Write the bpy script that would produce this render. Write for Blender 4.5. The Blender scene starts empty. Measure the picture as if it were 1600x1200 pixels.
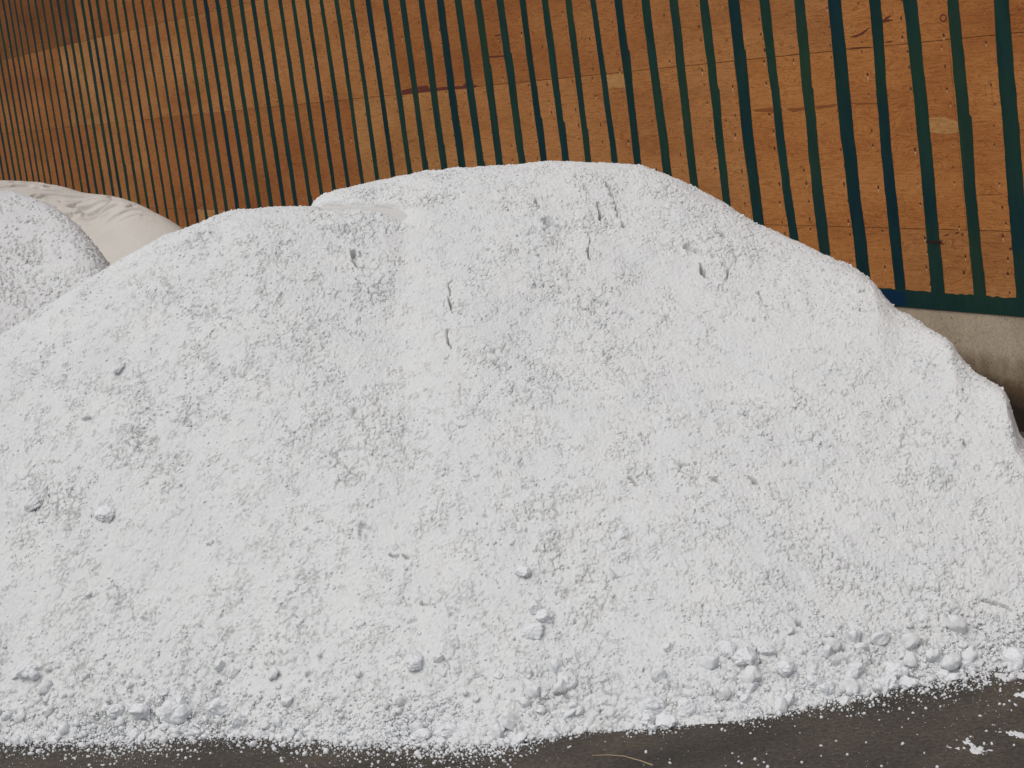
import bpy, math, random
import numpy as np
from mathutils import Matrix, Vector

random.seed(7)
RNG = np.random.default_rng(11)
scene = bpy.context.scene
C = scene.collection

# ------------------------------------------------------------------ camera
EYE = 2.83                                  # metres above the yard
FPX, PITCH, ROLL = 3172.27, 0.163039, -0.133000     # focal length in pixels of the 1600 wide photograph
_f = np.array([0, math.cos(PITCH), -math.sin(PITCH)]); _r0 = np.array([1., 0, 0]); _u0 = np.cross(_r0, _f)
_c, _s = math.cos(ROLL), math.sin(ROLL)
CR, CU, CF = _c*_r0 + _s*_u0, -_s*_r0 + _c*_u0, _f
cam_d = bpy.data.cameras.new("camera")
cam = bpy.data.objects.new("camera", cam_d); C.objects.link(cam)
M = Matrix(((CR[0], CU[0], -CF[0], 0), (CR[1], CU[1], -CF[1], 0), (CR[2], CU[2], -CF[2], EYE), (0, 0, 0, 1)))
cam.matrix_world = M
cam_d.sensor_width = 36; cam_d.lens = FPX/1600*36; cam_d.clip_start = 0.05; cam_d.clip_end = 2000
scene.camera = cam

# ------------------------------------------------------------------ world, sun, exposure
SUN_EL, SUN_AZ = 60.0, -145.0               # degrees; azimuth clockwise from +Y (straight ahead)
W = bpy.data.worlds.new("World"); scene.world = W; W.use_nodes = True
nt = W.node_tree; bg = nt.nodes["Background"]
sky = nt.nodes.new("ShaderNodeTexSky"); sky.sky_type = 'NISHITA'; sky.sun_disc = False
sky.sun_elevation = math.radians(SUN_EL); sky.sun_rotation = math.radians(SUN_AZ)
sky.dust_density = 3.0; sky.air_density = 1.0
hs = nt.nodes.new("ShaderNodeHueSaturation"); hs.inputs["Saturation"].default_value = 0.42
nt.links.new(sky.outputs[0], hs.inputs["Color"]); nt.links.new(hs.outputs[0], bg.inputs[0])
bg.inputs[1].default_value = 0.135
sd = bpy.data.lights.new("sun", 'SUN'); sd.energy = 1.15; sd.angle = math.radians(55); sd.color = (1.0, 0.945, 0.875)
so = bpy.data.objects.new("sun", sd); C.objects.link(so)
_el, _az = math.radians(SUN_EL), math.radians(SUN_AZ)
sdir = Vector((math.sin(_az)*math.cos(_el), math.cos(_az)*math.cos(_el), math.sin(_el)))
so.rotation_euler = sdir.to_track_quat('Z', 'Y').to_euler(); so.location = (0, 0, 12)
scene.view_settings.view_transform = 'Standard'; scene.view_settings.look = 'None'
scene.view_settings.exposure = -0.08; scene.view_settings.gamma = 1.0
scene.cycles.max_bounces = 6; scene.cycles.diffuse_bounces = 4

# ------------------------------------------------------------------ helpers
def tag(o, label=None, cat=None, group=None, kind=None):
    if label: o["label"] = label
    if cat: o["category"] = cat
    if group: o["group"] = group
    if kind: o["kind"] = kind
    return o

def link(name, me, mat=None, parent=None):
    o = bpy.data.objects.new(name, me); C.objects.link(o)
    if mat:
        for m in (mat if isinstance(mat, (list, tuple)) else [mat]): me.materials.append(m)
    if parent: o.parent = parent
    return o

def fast_mesh(name, V, F, smooth=True):
    """V (n,3) float, F (m,k) int with k = 3 or 4"""
    me = bpy.data.meshes.new(name); V = np.ascontiguousarray(V, np.float32); F = np.ascontiguousarray(F, np.int32)
    m, k = F.shape
    me.vertices.add(len(V)); me.vertices.foreach_set("co", V.ravel())
    me.loops.add(m*k); me.loops.foreach_set("vertex_index", F.ravel())
    me.polygons.add(m)
    me.polygons.foreach_set("loop_start", np.arange(0, m*k, k, dtype=np.int32))
    me.polygons.foreach_set("use_smooth", np.full(m, smooth, dtype=bool))
    me.update(calc_edges=True); me.validate()
    return me

def ray(px, py):
    d = CF*FPX + CR*(px-800) + CU*(600-py); return d/np.linalg.norm(d)

def azel(px, py):
    """azimuth and downward slope of the sight line through a photograph pixel"""
    d = ray(px, py); return math.atan2(d[0], d[1]), -d[2]/math.hypot(d[0], d[1])

# lattice noise ------------------------------------------------------
_T = RNG.random((256, 256)).astype(np.float32)*2-1
def vnoise(x, y):
    xi = np.floor(x).astype(np.int64); yi = np.floor(y).astype(np.int64)
    fx = (x-xi).astype(np.float32); fy = (y-yi).astype(np.float32)
    fx = fx*fx*fx*(fx*(fx*6-15)+10); fy = fy*fy*fy*(fy*(fy*6-15)+10)
    a = _T[xi & 255, yi & 255]; b = _T[(xi+1) & 255, yi & 255]; c = _T[xi & 255, (yi+1) & 255]; d = _T[(xi+1) & 255, (yi+1) & 255]
    return (a*(1-fx)+b*fx)*(1-fy)+(c*(1-fx)+d*fx)*fy
def fbm(x, y, sc, oct=4, seed=0, gain=.5):
    r = np.zeros(np.shape(x), np.float32); a = 1.; t = 0.
    for o in range(oct):
        r += a*vnoise(x/sc*2**o + 17.3*seed + 5.1*o, y/sc*2**o + 9.7*seed + 3.3*o); t += a; a *= gain
    return r/t
_H = RNG.random((6, 512, 512)).astype(np.float32)
def domes(x, y, cell, density, seed, rmin=.25, rmax=.62, warp=.25):
    """scattered rounded lumps: tops of random blobs, one per jittered cell. density is an array 0..1"""
    x = x/cell + warp*vnoise(x/cell*1.7+seed, y/cell*1.7) ; y = y/cell + warp*vnoise(x*1.7+4.2, y/cell*1.7+seed)
    x = x + seed*37.1; y = y + seed*11.9
    xi = np.floor(x).astype(np.int64); yi = np.floor(y).astype(np.int64)
    out = np.zeros(np.shape(x), np.float32)
    for dx in (-1, 0, 1):
        for dy in (-1, 0, 1):
            cx = xi+dx; cy = yi+dy; a = cx & 511; b = cy & 511
            px = cx + .15+.7*_H[0][a, b]; py = cy + .15+.7*_H[1][a, b]
            rad = rmin + (rmax-rmin)*_H[2][a, b]**2
            on = _H[3][a, b] < density
            an = _H[4][a, b]*3.14; ca = np.cos(an); sa = np.sin(an)
            ux = (x-px)*ca+(y-py)*sa; uy = (-(x-px)*sa+(y-py)*ca)*(1.+.7*_H[5][a, b])
            q = 1-(ux*ux+uy*uy)/(rad*rad)
            h = np.where((q > 0) & on, rad*np.sqrt(np.maximum(q, 0)), 0)
            out = np.maximum(out, h)
    return out*cell

def packed(x, y, cell, seed, warp=.35, gap=.10):
    """clods packed side by side: a domed top for every jittered cell, with narrow open gaps between neighbours"""
    wx = warp*vnoise(x/cell*1.3+seed, y/cell*1.3) + .12*vnoise(x/cell*4+seed, y/cell*4); wy = warp*vnoise(x/cell*1.3+4.2, y/cell*1.3+seed) + .12*vnoise(x/cell*4+7, y/cell*4+seed)
    x = x/cell+wx+seed*31.7; y = y/cell+wy+seed*13.3
    xi = np.floor(x).astype(np.int64); yi = np.floor(y).astype(np.int64)
    f1 = np.full(x.shape, 9., np.float32); f2 = f1.copy(); hh = np.zeros(x.shape, np.float32)
    for dx in (-1, 0, 1):
        for dy in (-1, 0, 1):
            a = (xi+dx) & 511; b = (yi+dy) & 511
            d = np.hypot(x-(xi+dx+.1+.8*_H[0][a, b]), y-(yi+dy+.1+.8*_H[1][a, b])).astype(np.float32)
            nw = d < f1; f2 = np.where(nw, f1, np.minimum(f2, d)); hh = np.where(nw, _H[2][a, b], hh); f1 = np.where(nw, d, f1)
    e = f2-f1
    top = (.25+.75*hh)*np.sqrt(np.clip(e/.75, 0, 1))
    return top*cell, smoothstep(gap, gap*.2, e), hh

def smoothstep(a, b, x):
    t = np.clip((x-a)/(b-a), 0, 1); return t*t*(3-2*t)

# ------------------------------------------------------------------ materials
def new_mat(name, rough=.9, spec=.3):
    m = bpy.data.materials.new(name); m.use_nodes = True
    b = m.node_tree.nodes["Principled BSDF"]; b.inputs["Roughness"].default_value = rough
    b.inputs["Specular IOR Level"].default_value = spec
    return m, m.node_tree, b
def N(t, kind, **kw):
    n = t.nodes.new(kind)
    for k, v in kw.items():
        if k in n.inputs: n.inputs[k].default_value = v
        else: setattr(n, k, v)
    return n
def ramp(t, src, stops):
    r = t.nodes.new("ShaderNodeValToRGB"); e = r.color_ramp.elements
    while len(e) < len(stops): e.new(.5)
    for i, (p, c) in enumerate(stops):
        e[i].position = p; e[i].color = (*c, 1) if len(c) == 3 else c
    t.links.new(src, r.inputs[0]); return r
def mixc(t, fac, a, b, mode='MIX'):
    m = t.nodes.new("ShaderNodeMix"); m.data_type = 'RGBA'; m.blend_type = mode
    for sock, v in ((m.inputs[0], fac), (m.inputs[6], a), (m.inputs[7], b)):
        if hasattr(v, 'links') or hasattr(v, 'is_linked'): t.links.new(v, sock)
        elif isinstance(v, (int, float)): sock.default_value = v
        else: sock.default_value = (*v, 1)
    return m.outputs[2]
def coords(t, scale=(1, 1, 1)):
    tc = t.nodes.new("ShaderNodeTexCoord"); mp = t.nodes.new("ShaderNodeMapping"); mp.inputs["Scale"].default_value = scale
    t.links.new(tc.outputs["Object"], mp.inputs[0]); return mp.outputs[0]

def powder_material(name, col, col2, bump=1.0, fine=70):
    m, t, b = new_mat(name, .95, .15)
    co = coords(t)
    n1 = N(t, "ShaderNodeTexNoise", Scale=3.5, Detail=5.0, Roughness=.6); t.links.new(co, n1.inputs[0])
    n2 = N(t, "ShaderNodeTexNoise", Scale=float(fine), Detail=4.0, Roughness=.65); t.links.new(co, n2.inputs[0])
    r1 = ramp(t, n1.outputs[0], [(.35, col2), (.65, col)])
    r2 = ramp(t, n2.outputs[0], [(.3, (.93, .93, .93)), (.6, (1, 1, 1))])
    t.links.new(mixc(t, 1.0, r1.outputs[0], r2.outputs[0], 'MULTIPLY'), b.inputs["Base Color"])
    bp = N(t, "ShaderNodeBump", Strength=.5*bump, Distance=.006); t.links.new(n2.outputs[0], bp.inputs["Height"])
    t.links.new(bp.outputs[0], b.inputs["Normal"])
    return m
M_white = powder_material("white powder", (.645, .65, .64), (.622, .63, .628), .35)
M_lump = powder_material("white lump", (.70, .71, .72), (.67, .68, .69), 0, 6)
M_crumb = powder_material("white crumb", (.68, .688, .69), (.655, .665, .67), 0)
M_grey = powder_material("greyish powder", (.625, .63, .622), (.60, .60, .595))
M_beige = powder_material("beige powder", (.55, .515, .465), (.52, .485, .435), .3)

# ------------------------------------------------------------------ ground
m, t, b = new_mat("damp dirt yard", .85, .3)
co = coords(t)
n1 = N(t, "ShaderNodeTexNoise", Scale=1.6, Detail=7.0, Roughness=.6); t.links.new(co, n1.inputs[0])
n2 = N(t, "ShaderNodeTexNoise", Scale=45.0, Detail=5.0, Roughness=.7); t.links.new(co, n2.inputs[0])
n3 = N(t, "ShaderNodeTexNoise", Scale=170.0, Detail=3.0, Roughness=.7); t.links.new(co, n3.inputs[0])
c1 = ramp(t, n1.outputs[0], [(.32, (.056, .050, .043)), (.5, (.098, .084, .066)), (.68, (.138, .114, .086))])
c2 = ramp(t, n2.outputs[0], [(.3, (.45, .45, .46)), (.65, (1.35, 1.32, 1.3))])
mc = mixc(t, 1.0, c1.outputs[0], c2.outputs[0], 'MULTIPLY')
c3 = ramp(t, n3.outputs[0], [(.60, (0, 0, 0)), (.74, (.14, .13, .12))])
mc = mixc(t, 1.0, mc, c3.outputs[0], 'ADD')
t.links.new(mc, b.inputs["Base Color"])
bp = N(t, "ShaderNodeBump", Strength=1.0, Distance=.03); t.links.new(n2.outputs[0], bp.inputs["Height"])
bp2 = N(t, "ShaderNodeBump", Strength=.6, Distance=.004); t.links.new(n3.outputs[0], bp2.inputs["Height"]); t.links.new(bp.outputs[0], bp2.inputs["Normal"])
t.links.new(bp2.outputs[0], b.inputs["Normal"])
M_ground = m
V = [(-400, -200, 0), (400, -200, 0), (400, 600, 0), (-400, 600, 0)]
ground = link("ground", fast_mesh("ground", np.array(V), np.array([[0, 1, 2, 3]]), False), M_ground)
tag(ground, kind="structure")

# ------------------------------------------------------------------ the wall
YAW, WDIST, S0, HA, HD = 0.461794, 8.49825, 9.78685, -0.315668+EYE, -2.07899+EYE
P, R = .4064, 1.2192
WD = np.array([-math.sin(YAW), math.cos(YAW), 0]); WN = np.array([math.cos(YAW), math.sin(YAW), 0])   # along the wall; away from the camera
# wall-local frame: x = k (metres along WD from stripe 0), z up, y = towards the camera (proud)
wall = bpy.data.objects.new("plywood_wall", None); C.objects.link(wall)
wo = WN*WDIST + WD*S0
wall.matrix_world = Matrix(((WD[0], -WN[0], 0, wo[0]), (WD[1], -WN[1], 0, wo[1]), (0, 0, 1, 0), (0, 0, 0, 1)))
tag(wall, "tall orange brown plywood wall painted with dark green vertical stripes above a concrete footing", "wall", kind="thing")
def wall_at(px, py):
    d = ray(px, py); t_ = WDIST/(d @ WN); Pp = d*t_; return Pp @ WD - S0, Pp[2]+EYE

def ply_material(name, base, dark, light, seed, red=0.0):
    m, t, b = new_mat(name, .85, .08)
    tc = t.nodes.new("ShaderNodeTexCoord"); mp = t.nodes.new("ShaderNodeMapping")
    mp.inputs["Location"].default_value = (seed*3.7, 0, seed*1.9); mp.inputs["Scale"].default_value = (.42, 1, 1.5)
    t.links.new(tc.outputs["Object"], mp.inputs[0]); co = mp.outputs[0]
    # rotary-cut figure: contour lines of a smooth field
    f = N(t, "ShaderNodeTexNoise", Scale=2.6, Detail=3.5, Roughness=.6, Distortion=1.1); t.links.new(co, f.inputs[0])
    mul = N(t, "ShaderNodeMath", operation='MULTIPLY'); mul.inputs[1].default_value = 30.0; t.links.new(f.outputs[0], mul.inputs[0])
    fr = N(t, "ShaderNodeMath", operation='FRACT'); t.links.new(mul.outputs[0], fr.inputs[0])
    band = ramp(t, fr.outputs[0], [(0, (0, 0, 0)), (.6, (.18, .18, .18)), (.88, (1, 1, 1)), (1.0, (0, 0, 0))])
    g = N(t, "ShaderNodeTexNoise", Scale=1.2, Detail=5.0, Roughness=.6); t.links.new(co, g.inputs[0])
    base_c = ramp(t, g.outputs[0], [(.3, dark), (.5, base), (.7, light)])
    lines = mixc(t, 1.0, base_c.outputs[0], (.66, .55, .46), 'MULTIPLY')
    amt = N(t, "ShaderNodeMath", operation='MULTIPLY'); amt.inputs[1].default_value = .85; t.links.new(band.outputs[0], amt.inputs[0])
    c = mixc(t, amt.outputs[0], base_c.outputs[0], lines)
    # fibre
    mp2 = t.nodes.new("ShaderNodeMapping"); mp2.inputs["Scale"].default_value = (6, 1, 90); t.links.new(tc.outputs["Object"], mp2.inputs[0])
    fb = N(t, "ShaderNodeTexNoise", Scale=1.0, Detail=3.0, Roughness=.6, Distortion=1.2); t.links.new(mp2.outputs[0], fb.inputs[0])
    fbc = ramp(t, fb.outputs[0], [(.32, (.68, .60, .54)), (.55, (1.05, 1.05, 1.05))])
    c = mixc(t, .8, c, fbc.outputs[0], 'MULTIPLY')
    # small weathered flecks and short dark checks
    mp3 = t.nodes.new("ShaderNodeMapping"); mp3.inputs["Scale"].default_value = (11, 1, 30); t.links.new(tc.outputs["Object"], mp3.inputs[0])
    fl = N(t, "ShaderNodeTexNoise", Scale=1.0, Detail=2.0); t.links.new(mp3.outputs[0], fl.inputs[0])
    flc = ramp(t, fl.outputs[0], [(.69, (1, 1, 1)), (.76, (.5, .4, .34))])
    c = mixc(t, .9, c, flc.outputs[0], 'MULTIPLY')
    t.links.new(c, b.inputs["Base Color"])
    bp = N(t, "ShaderNodeBump", Strength=.25, Distance=.002); t.links.new(fb.outputs[0], bp.inputs["Height"]); t.links.new(bp.outputs[0], b.inputs["Normal"])
    return m
PLY = {
 'tan':    ply_material("plywood tan", (.43, .190, .065), (.335, .132, .043), (.49, .232, .086), 1),
 'tan2':   ply_material("plywood pale tan", (.43, .205, .072), (.34, .150, .050), (.52, .27, .105), 2),
 'orange': ply_material("plywood orange", (.44, .182, .056), (.335, .120, .036), (.49, .222, .074), 3),
 'red':    ply_material("plywood reddish", (.365, .142, .046), (.295, .104, .034), (.41, .172, .058), 4),
 'brown':  ply_material("plywood brown", (.37, .148, .048), (.285, .104, .033), (.42, .182, .062), 5),
 'dark':   ply_material("plywood dark brown", (.22, .084, .029), (.165, .058, .020), (.26, .108, .038), 6),  # darker tone for the upper left sheets
}
M_nail, t, b = new_mat("nail hole", .8); b.inputs["Base Color"].default_value = (.07, .024, .012, 1)
M_chip, t, b = new_mat("bare wood chip", .8); b.inputs["Base Color"].default_value = (.56, .33, .16, 1)
M_edge, t, b = new_mat("plywood seam", .9); b.inputs["Base Color"].default_value = (.05, .022, .012, 1)

TOP = HA + 4*R
WX0, WX1 = -5.2, 34.0                       # extent along the wall, metres from stripe 0
def box_mesh(parts, name):
    V, F = [], []
    for (x0, x1, y0, y1, z0, z1) in parts:
        o = len(V); V += [(x, y, z) for x in (x0, x1) for y in (y0, y1) for z in (z0, z1)]
        F += [[o+a for a in q] for q in ((0, 1, 3, 2), (4, 6, 7, 5), (0, 4, 5, 1), (2, 3, 7, 6), (0, 2, 6, 4), (1, 5, 7, 3))]
    return V, F

def panel(x0, x1, z0, z1, tone, k0):
    """one plywood sheet with its rows of nail holes pressed into the face"""
    V, F = box_mesh([(x0+.002, x1-.002, -.018, 0, z0+.002, z1-.002)], "p")
    mi = [0]*len(F)
    kk = math.ceil(x0/P); studs = []
    q = (kk-1)*P
    while q < x1+.2:
        studs.append(q); q += P
    for sx in studs:
        sx2 = sx + .125 + .03*math.sin(sx*7)
        if not (x0+.02 < sx2 < x1-.02): continue
        n = int((z1-z0)/.135); 
        for j in range(n+1):
            if random.random() < .12: continue
            cz = z0+.04 + (z1-z0-.08)*j/max(n, 1) + random.uniform(-.02, .02); cx = sx2+random.uniform(-.022, .022)
            rr = random.uniform(.004, .0125)
            o = len(V); nn = 6
            a0 = random.random()*6
            V += [(cx+rr*math.cos(a0+i*2*math.pi/nn)*random.uniform(.7, 1.1), .0012, cz+rr*1.35*math.sin(a0+i*2*math.pi/nn)*random.uniform(.7, 1.2)) for i in range(nn)]
            F.append([o+i for i in range(nn)]); mi.append(1)
            if random.random() < .45:
                o = len(V); V += [(cx-rr*.9, .001, cz-rr*1.2), (cx+rr*.2, .001, cz-rr*3.2*random.uniform(.7, 1.6)), (cx+rr*.8, .001, cz-rr*1.1)]; F.append([o, o+1, o+2]); mi.append(2)
    me = bpy.data.meshes.new("plywood_panel"); me.from_pydata(V, [], F); me.update()
    o = link("plywood_panel", me, [PLY[tone], M_nail, M_chip], wall)
    me.polygons.foreach_set("material_index", mi)
    return o
rows = [(-2, HD+.004, HA-R), (-1, HA-R, HA), (0, HA, HA+R), (1, HA+R, HA+2*R), (2, HA+2*R, HA+3*R)]
offs = {-2: 3.1, -1: 1.2, 0: 4.0, 1: 1.1, 2: 4.1}
tones = {
 -2: lambda k: ['orange', 'tan', 'orange', 'orange', 'brown', 'tan', 'brown', 'tan2', 'red', 'tan', 'brown', 'tan', 'tan2', 'brown', 'tan'][(k+12)//6 % 15],
 -1: lambda k: 'orange' if k < 7 else 'tan' if k < 19 else 'tan2' if k < 25 else 'red' if k < 43 else 'tan' if k < 49 else 'red' if k < 52 else 'brown',
 0: lambda k: 'orange' if k < 4 else 'tan' if k < 10 else 'brown' if k < 22 else 'tan' if k < 34 else 'tan' if k < 46 else 'tan2' if k < 52 else 'brown',
 1: lambda k: 'tan' if k < 31 else 'red' if k < 43 else 'brown' if k < 49 else 'dark',
 2: lambda k: 'brown' if k < 37 else 'tan' if k < 49 else 'dark',
}
for r_, z0, z1 in rows:
    k = offs[r_]-18
    while k*P < WX1:
        x0, x1 = max(k*P, WX0), min((k+6)*P, WX1)
        if x1-x0 > .1: panel(x0, x1, z0, z1, tones[r_](int(round(k+.3))), k)
        k += 6
# backing behind the sheets, seen as the dark line in every joint
V, F = box_mesh([(WX0, WX1, -.14, -.0185, HD+.01, HA+3*R)], "b")
link("stud_frame", fast_mesh("stud_frame", np.array(V), np.array(F), False), M_edge, wall)

# green painted stripes
def paint_material(name, c1, c2):
    m, t, b = new_mat(name, .85, .08)
    co = coords(t, (1, 1, .35))
    n = N(t, "ShaderNodeTexNoise", Scale=9.0, Detail=6.0, Roughness=.65); t.links.new(co, n.inputs[0])
    n2 = N(t, "ShaderNodeTexNoise", Scale=1.1, Detail=2.0); t.links.new(coords(t), n2.inputs[0])
    r = ramp(t, n.outputs[0], [(.3, c1), (.68, c2)])
    r2 = ramp(t, n2.outputs[0], [(.35, (.7, .85, 1.1)), (.65, (1.2, 1.1, .85))])
    t.links.new(mixc(t, 1.0, r.outputs[0], r2.outputs[0], 'MULTIPLY'), b.inputs["Base Color"])
    return m
M_green = paint_material("dark green paint", (.0090, .031, .027), (.015, .046, .037))
M_green2 = paint_material("dark blue green paint", (.006, .025, .027), (.011, .037, .036))
M_green3 = paint_material("thin green paint", (.012, .034, .027), (.018, .046, .034))
xs0 = [1563,1491,1421.5,1367,1304,1250,1194,1147,1099,1052,1009,966,926.4,888,852,816,781.4,747,716.4,687.7,658.4,628.6,602.4,575.6,550,525.6,502.4,479.6,458,438,415,395.4,375.8,356.8,338.8,320.8,303.5,287,269.8,254.8,238.3,222.3,207.6,192.8,179.3,165.8,151.5,138.8,127.5,114,102,90,78.8,66,54.8,43.5,32,22.5,13.5,4.5]
low = {0: [(1580, 200), (1598, 440)], 1: [(1508, 200), (1528, 430)], 2: [(1442, 200), (1462, 430)], 3: [(1382, 200), (1405, 430)], 4: [(1323, 200), (1348, 420)],
       5: [(1271, 240), (1287, 380)], 6: [(1223, 240), (1238, 355)], 7: [(1171, 240), (1184, 335)], 8: [(1126, 240), (1133, 300)], 9: [(1079, 240)], 10: [(1039, 240)], 12: [(959, 238)], 15: [(848, 240)], 16: [(814, 237)]}
wid = {0: .135, 1: .115, 2: .135, 3: .11, 4: .15, 5: .125, 6: .105, 7: .14, 8: .11, 9: .115, 10: .12, 11: .115}
def stripe(k):
    pts = []
    if 0 <= k < len(xs0):
        x, z = wall_at(xs0[k], 0); pts.append((z, x))
        for q in low.get(k, []):
            x, z = wall_at(*q); pts.append((z, x))
    pts.sort()
    zz = [p_[0] for p_ in pts]; xx = [p_[1]-k*P for p_ in pts]
    if zz: xx = [xx[0]] + xx + [0.0]; zz = [HD] + zz + [TOP]
    else: zz, xx = [HD, TOP], [0, 0]
    if len(xx) and k < 60 and k >= 0 and abs(xx[1]) > .12: xx[1] = math.copysign(.12, xx[1])
    z = np.linspace(HD+.008, HA+3*R-.02, 330 if k < 30 else 170)
    cx = k*P + np.interp(z, zz, xx)
    kz = z*0+k*3.37
    cx += .010*vnoise(z/.9+7, kz) + .005*vnoise(z/.25, kz+3)
    w = wid.get(k, .112+.020*math.sin(k*12.9898)+.008*(k > 15)) + .012*vnoise(z/.7, kz+9)
    el = -w/2 + .0022*vnoise(z/.035, kz+1) + .0035*vnoise(z/.12, kz+5)
    er = w/2 + .0022*vnoise(z/.035, kz+2) + .0035*vnoise(z/.12, kz+6)
    for _ in range(2):                       # lapped brush starts
        zl = random.uniform(HD+.7, HA+2.2*R); hw = random.uniform(.012, .02)
        el = el - hw*np.where((z < zl) & (z > zl-.45), smoothstep(zl-.45, zl, z), 0)*(random.random() < .6)
    V = []
    for y in (.0008, .0030):
        for e in (el, er): V.append(np.stack([cx+e, np.full_like(z, y), z], 1))
    n = len(z); V = np.concatenate(V); i = np.arange(n-1)
    def quad(a, b): return np.stack([a*n+i, b*n+i, b*n+i+1, a*n+i+1], 1)
    F = np.concatenate([quad(3, 2), quad(2, 0), quad(1, 3)])
    mat = [M_green, M_green2, M_green, M_green3][(k*7) % 4] if k > 0 else M_green
    if k in (4, 7): mat = M_green2
    return link("green_stripe", fast_mesh("green_stripe", V, F, False), mat, wall)
for k in range(-8, 82): stripe(k)
# green band along the bottom edge (two brush passes) and drip edge shadow line
x = np.linspace(WX0, WX1, 900)
top = HD + .128 + .010*vnoise(x/.5, x*0) + .006*vnoise(x/.05, x*0+4)
top = top + .05*smoothstep(4.0, 1.2, x)*0
bot = HD + .004 + x*0
V = np.concatenate([np.stack([x, x*0+.0045, bot], 1), np.stack([x, x*0+.0045, top], 1), np.stack([x, x*0+.0008, top], 1), np.stack([x, x*0+.0008, bot], 1)])
n = len(x); i = np.arange(n-1)
F = np.concatenate([np.stack([a*n+i, b_*n+i, b_*n+i+1, a*n+i+1], 1) for a, b_ in ((0, 1), (1, 2), (3, 0))])
link("green_bottom_band", fast_mesh("green_bottom_band", V, F, False), M_green, wall)

def blob_on_wall(name, pts, mat, y=.0016):
    V = []
    for (px, py) in pts:
        x, z = wall_at(px, py); V.append((x, y, z))
    me = bpy.data.meshes.new(name); me.from_pydata(V, [], [list(range(len(V)))]); me.update()
    return link(name, me, mat, wall)
def rough_poly(pts, n=6, amp=1.2):
    out = []
    for i in range(len(pts)):
        a, b_ = pts[i], pts[(i+1) % len(pts)]
        for j in range(n):
            f = j/n; out.append((a[0]+(b_[0]-a[0])*f+random.uniform(-amp, amp)*(f > 0), a[1]+(b_[1]-a[1])*f+random.uniform(-amp, amp)*(f > 0)))
    return out
M_stain, t, b = new_mat("dark red stain", .7); b.inputs["Base Color"].default_value = (.115, .022, .012, 1)
M_mark, t, b = new_mat("black scorch mark", .8); b.inputs["Base Color"].default_value = (.02, .008, .005, 1)
M_patch = ply_material("pale repair veneer", (.46, .245, .09), (.40, .20, .07), (.52, .295, .115), 8)
blob_on_wall("red_stain", rough_poly([(627, 148.4), (628, 141), (650, 136), (668, 133), (671, 138), (700, 135), (722, 134.5), (727, 130.5), (735, 131), (748, 134), (742, 137), (700, 140.2), (660, 144.5)], 3, .4), M_stain)
blob_on_wall("red_stain", [(761, 90), (765, 87.5), (790, 86), (790, 88.5), (775, 89.5)], M_stain)
blob_on_wall("red_stain", [(772, 55.5), (783, 53.5), (783, 55), (775, 57)], M_stain)
blob_on_wall("veneer_patch", rough_poly([(1449, 185), (1462, 183), (1476, 183), (1486, 187), (1497, 190), (1497, 207), (1484, 209.5), (1468, 209), (1450, 206)], 4, .3), M_patch)
blob_on_wall("veneer_patch", [(948, 118), (985, 114), (987, 137), (951, 139)], M_patch, .0014)
blob_on_wall("scorch_mark", rough_poly([(1445, 378), (1452, 375), (1462, 376), (1474, 375), (1470, 378), (1476, 380), (1462, 382), (1450, 380)], 2, .5), M_mark, .0036)
for q in ([(1328, 58), (1342, 53), (1360, 42), (1350, 52), (1338, 58)], [(1375, 36), (1384, 27), (1394, 23), (1385, 31)], [(1378, 35), (1388, 30), (1397, 31), (1386, 34)],
          [(1318, 76), (1340, 73.5), (1361, 72.5), (1340, 75.5)], [(1380, 66), (1395, 63), (1392, 66)], [(1474, 368), (1482, 365), (1484, 364), (1480, 368)], [(1490, 365), (1496, 362.5), (1500, 361.5), (1496, 365)],
          [(1576, 388), (1586, 385), (1588, 388), (1578, 391)]):
    blob_on_wall("knot_split", q, M_stain, .0020)
M_streak, t, b = new_mat("brown grain streak", .85, .08); b.inputs["Base Color"].default_value = (.23, .080, .026, 1)
for q in ([(1176, 171), (1200, 168.5), (1222, 169), (1224, 173), (1200, 175), (1180, 174)], [(1228, 170), (1255, 167.5), (1262, 166), (1261, 171), (1240, 175)], [(1272, 166), (1305, 162.5), (1312, 163), (1300, 167), (1276, 170)],
          [(1326, 161), (1368, 160), (1372, 162), (1340, 163.5)], [(1515, 192), (1540, 189), (1556, 188), (1530, 191)], [(1515, 305), (1545, 303), (1570, 303), (1540, 305)]):
    blob_on_wall("grain_streak", rough_poly(q, 3, .35), M_streak, .0012)
for q in ([(634, 236), (668, 233), (669, 246), (640, 248)], [(676, 235), (697, 234), (699, 242), (678, 244)], [(640, 196), (662, 193), (664, 199), (642, 202)]):
    blob_on_wall("veneer_patch", rough_poly(q, 3, .8), PLY['tan2'], .0013)
M_blue, t, b = new_mat("dark blue paint", .85, .08); b.inputs["Base Color"].default_value = (.004, .026, .060, 1)
blob_on_wall("blue_paint_patch", rough_poly([(1376, 452), (1395, 453), (1414, 456), (1417, 477), (1400, 478), (1376, 476)], 4, .8), M_blue, .0052)
# ring knots
def ring(px, py, rp, mat):
    V, F = [], []
    for i in range(20):
        a = i*2*math.pi/20
        for rr in (rp*.72, rp):
            x, z = wall_at(px+rr*math.cos(a), py+rr*math.sin(a)*1.1); V.append((x, .0018, z))
        j = (i+1) % 20; F.append([2*i, 2*i+1, 2*j+1, 2*j])
    link("knot_ring", fast_mesh("knot_ring", np.array(V), np.array(F), False), mat, wall)
ring(1483, 381, 4.5, M_patch); ring(1330, 45, 6, M_patch); ring(1474, 28, 5.5, M_stain)

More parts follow.
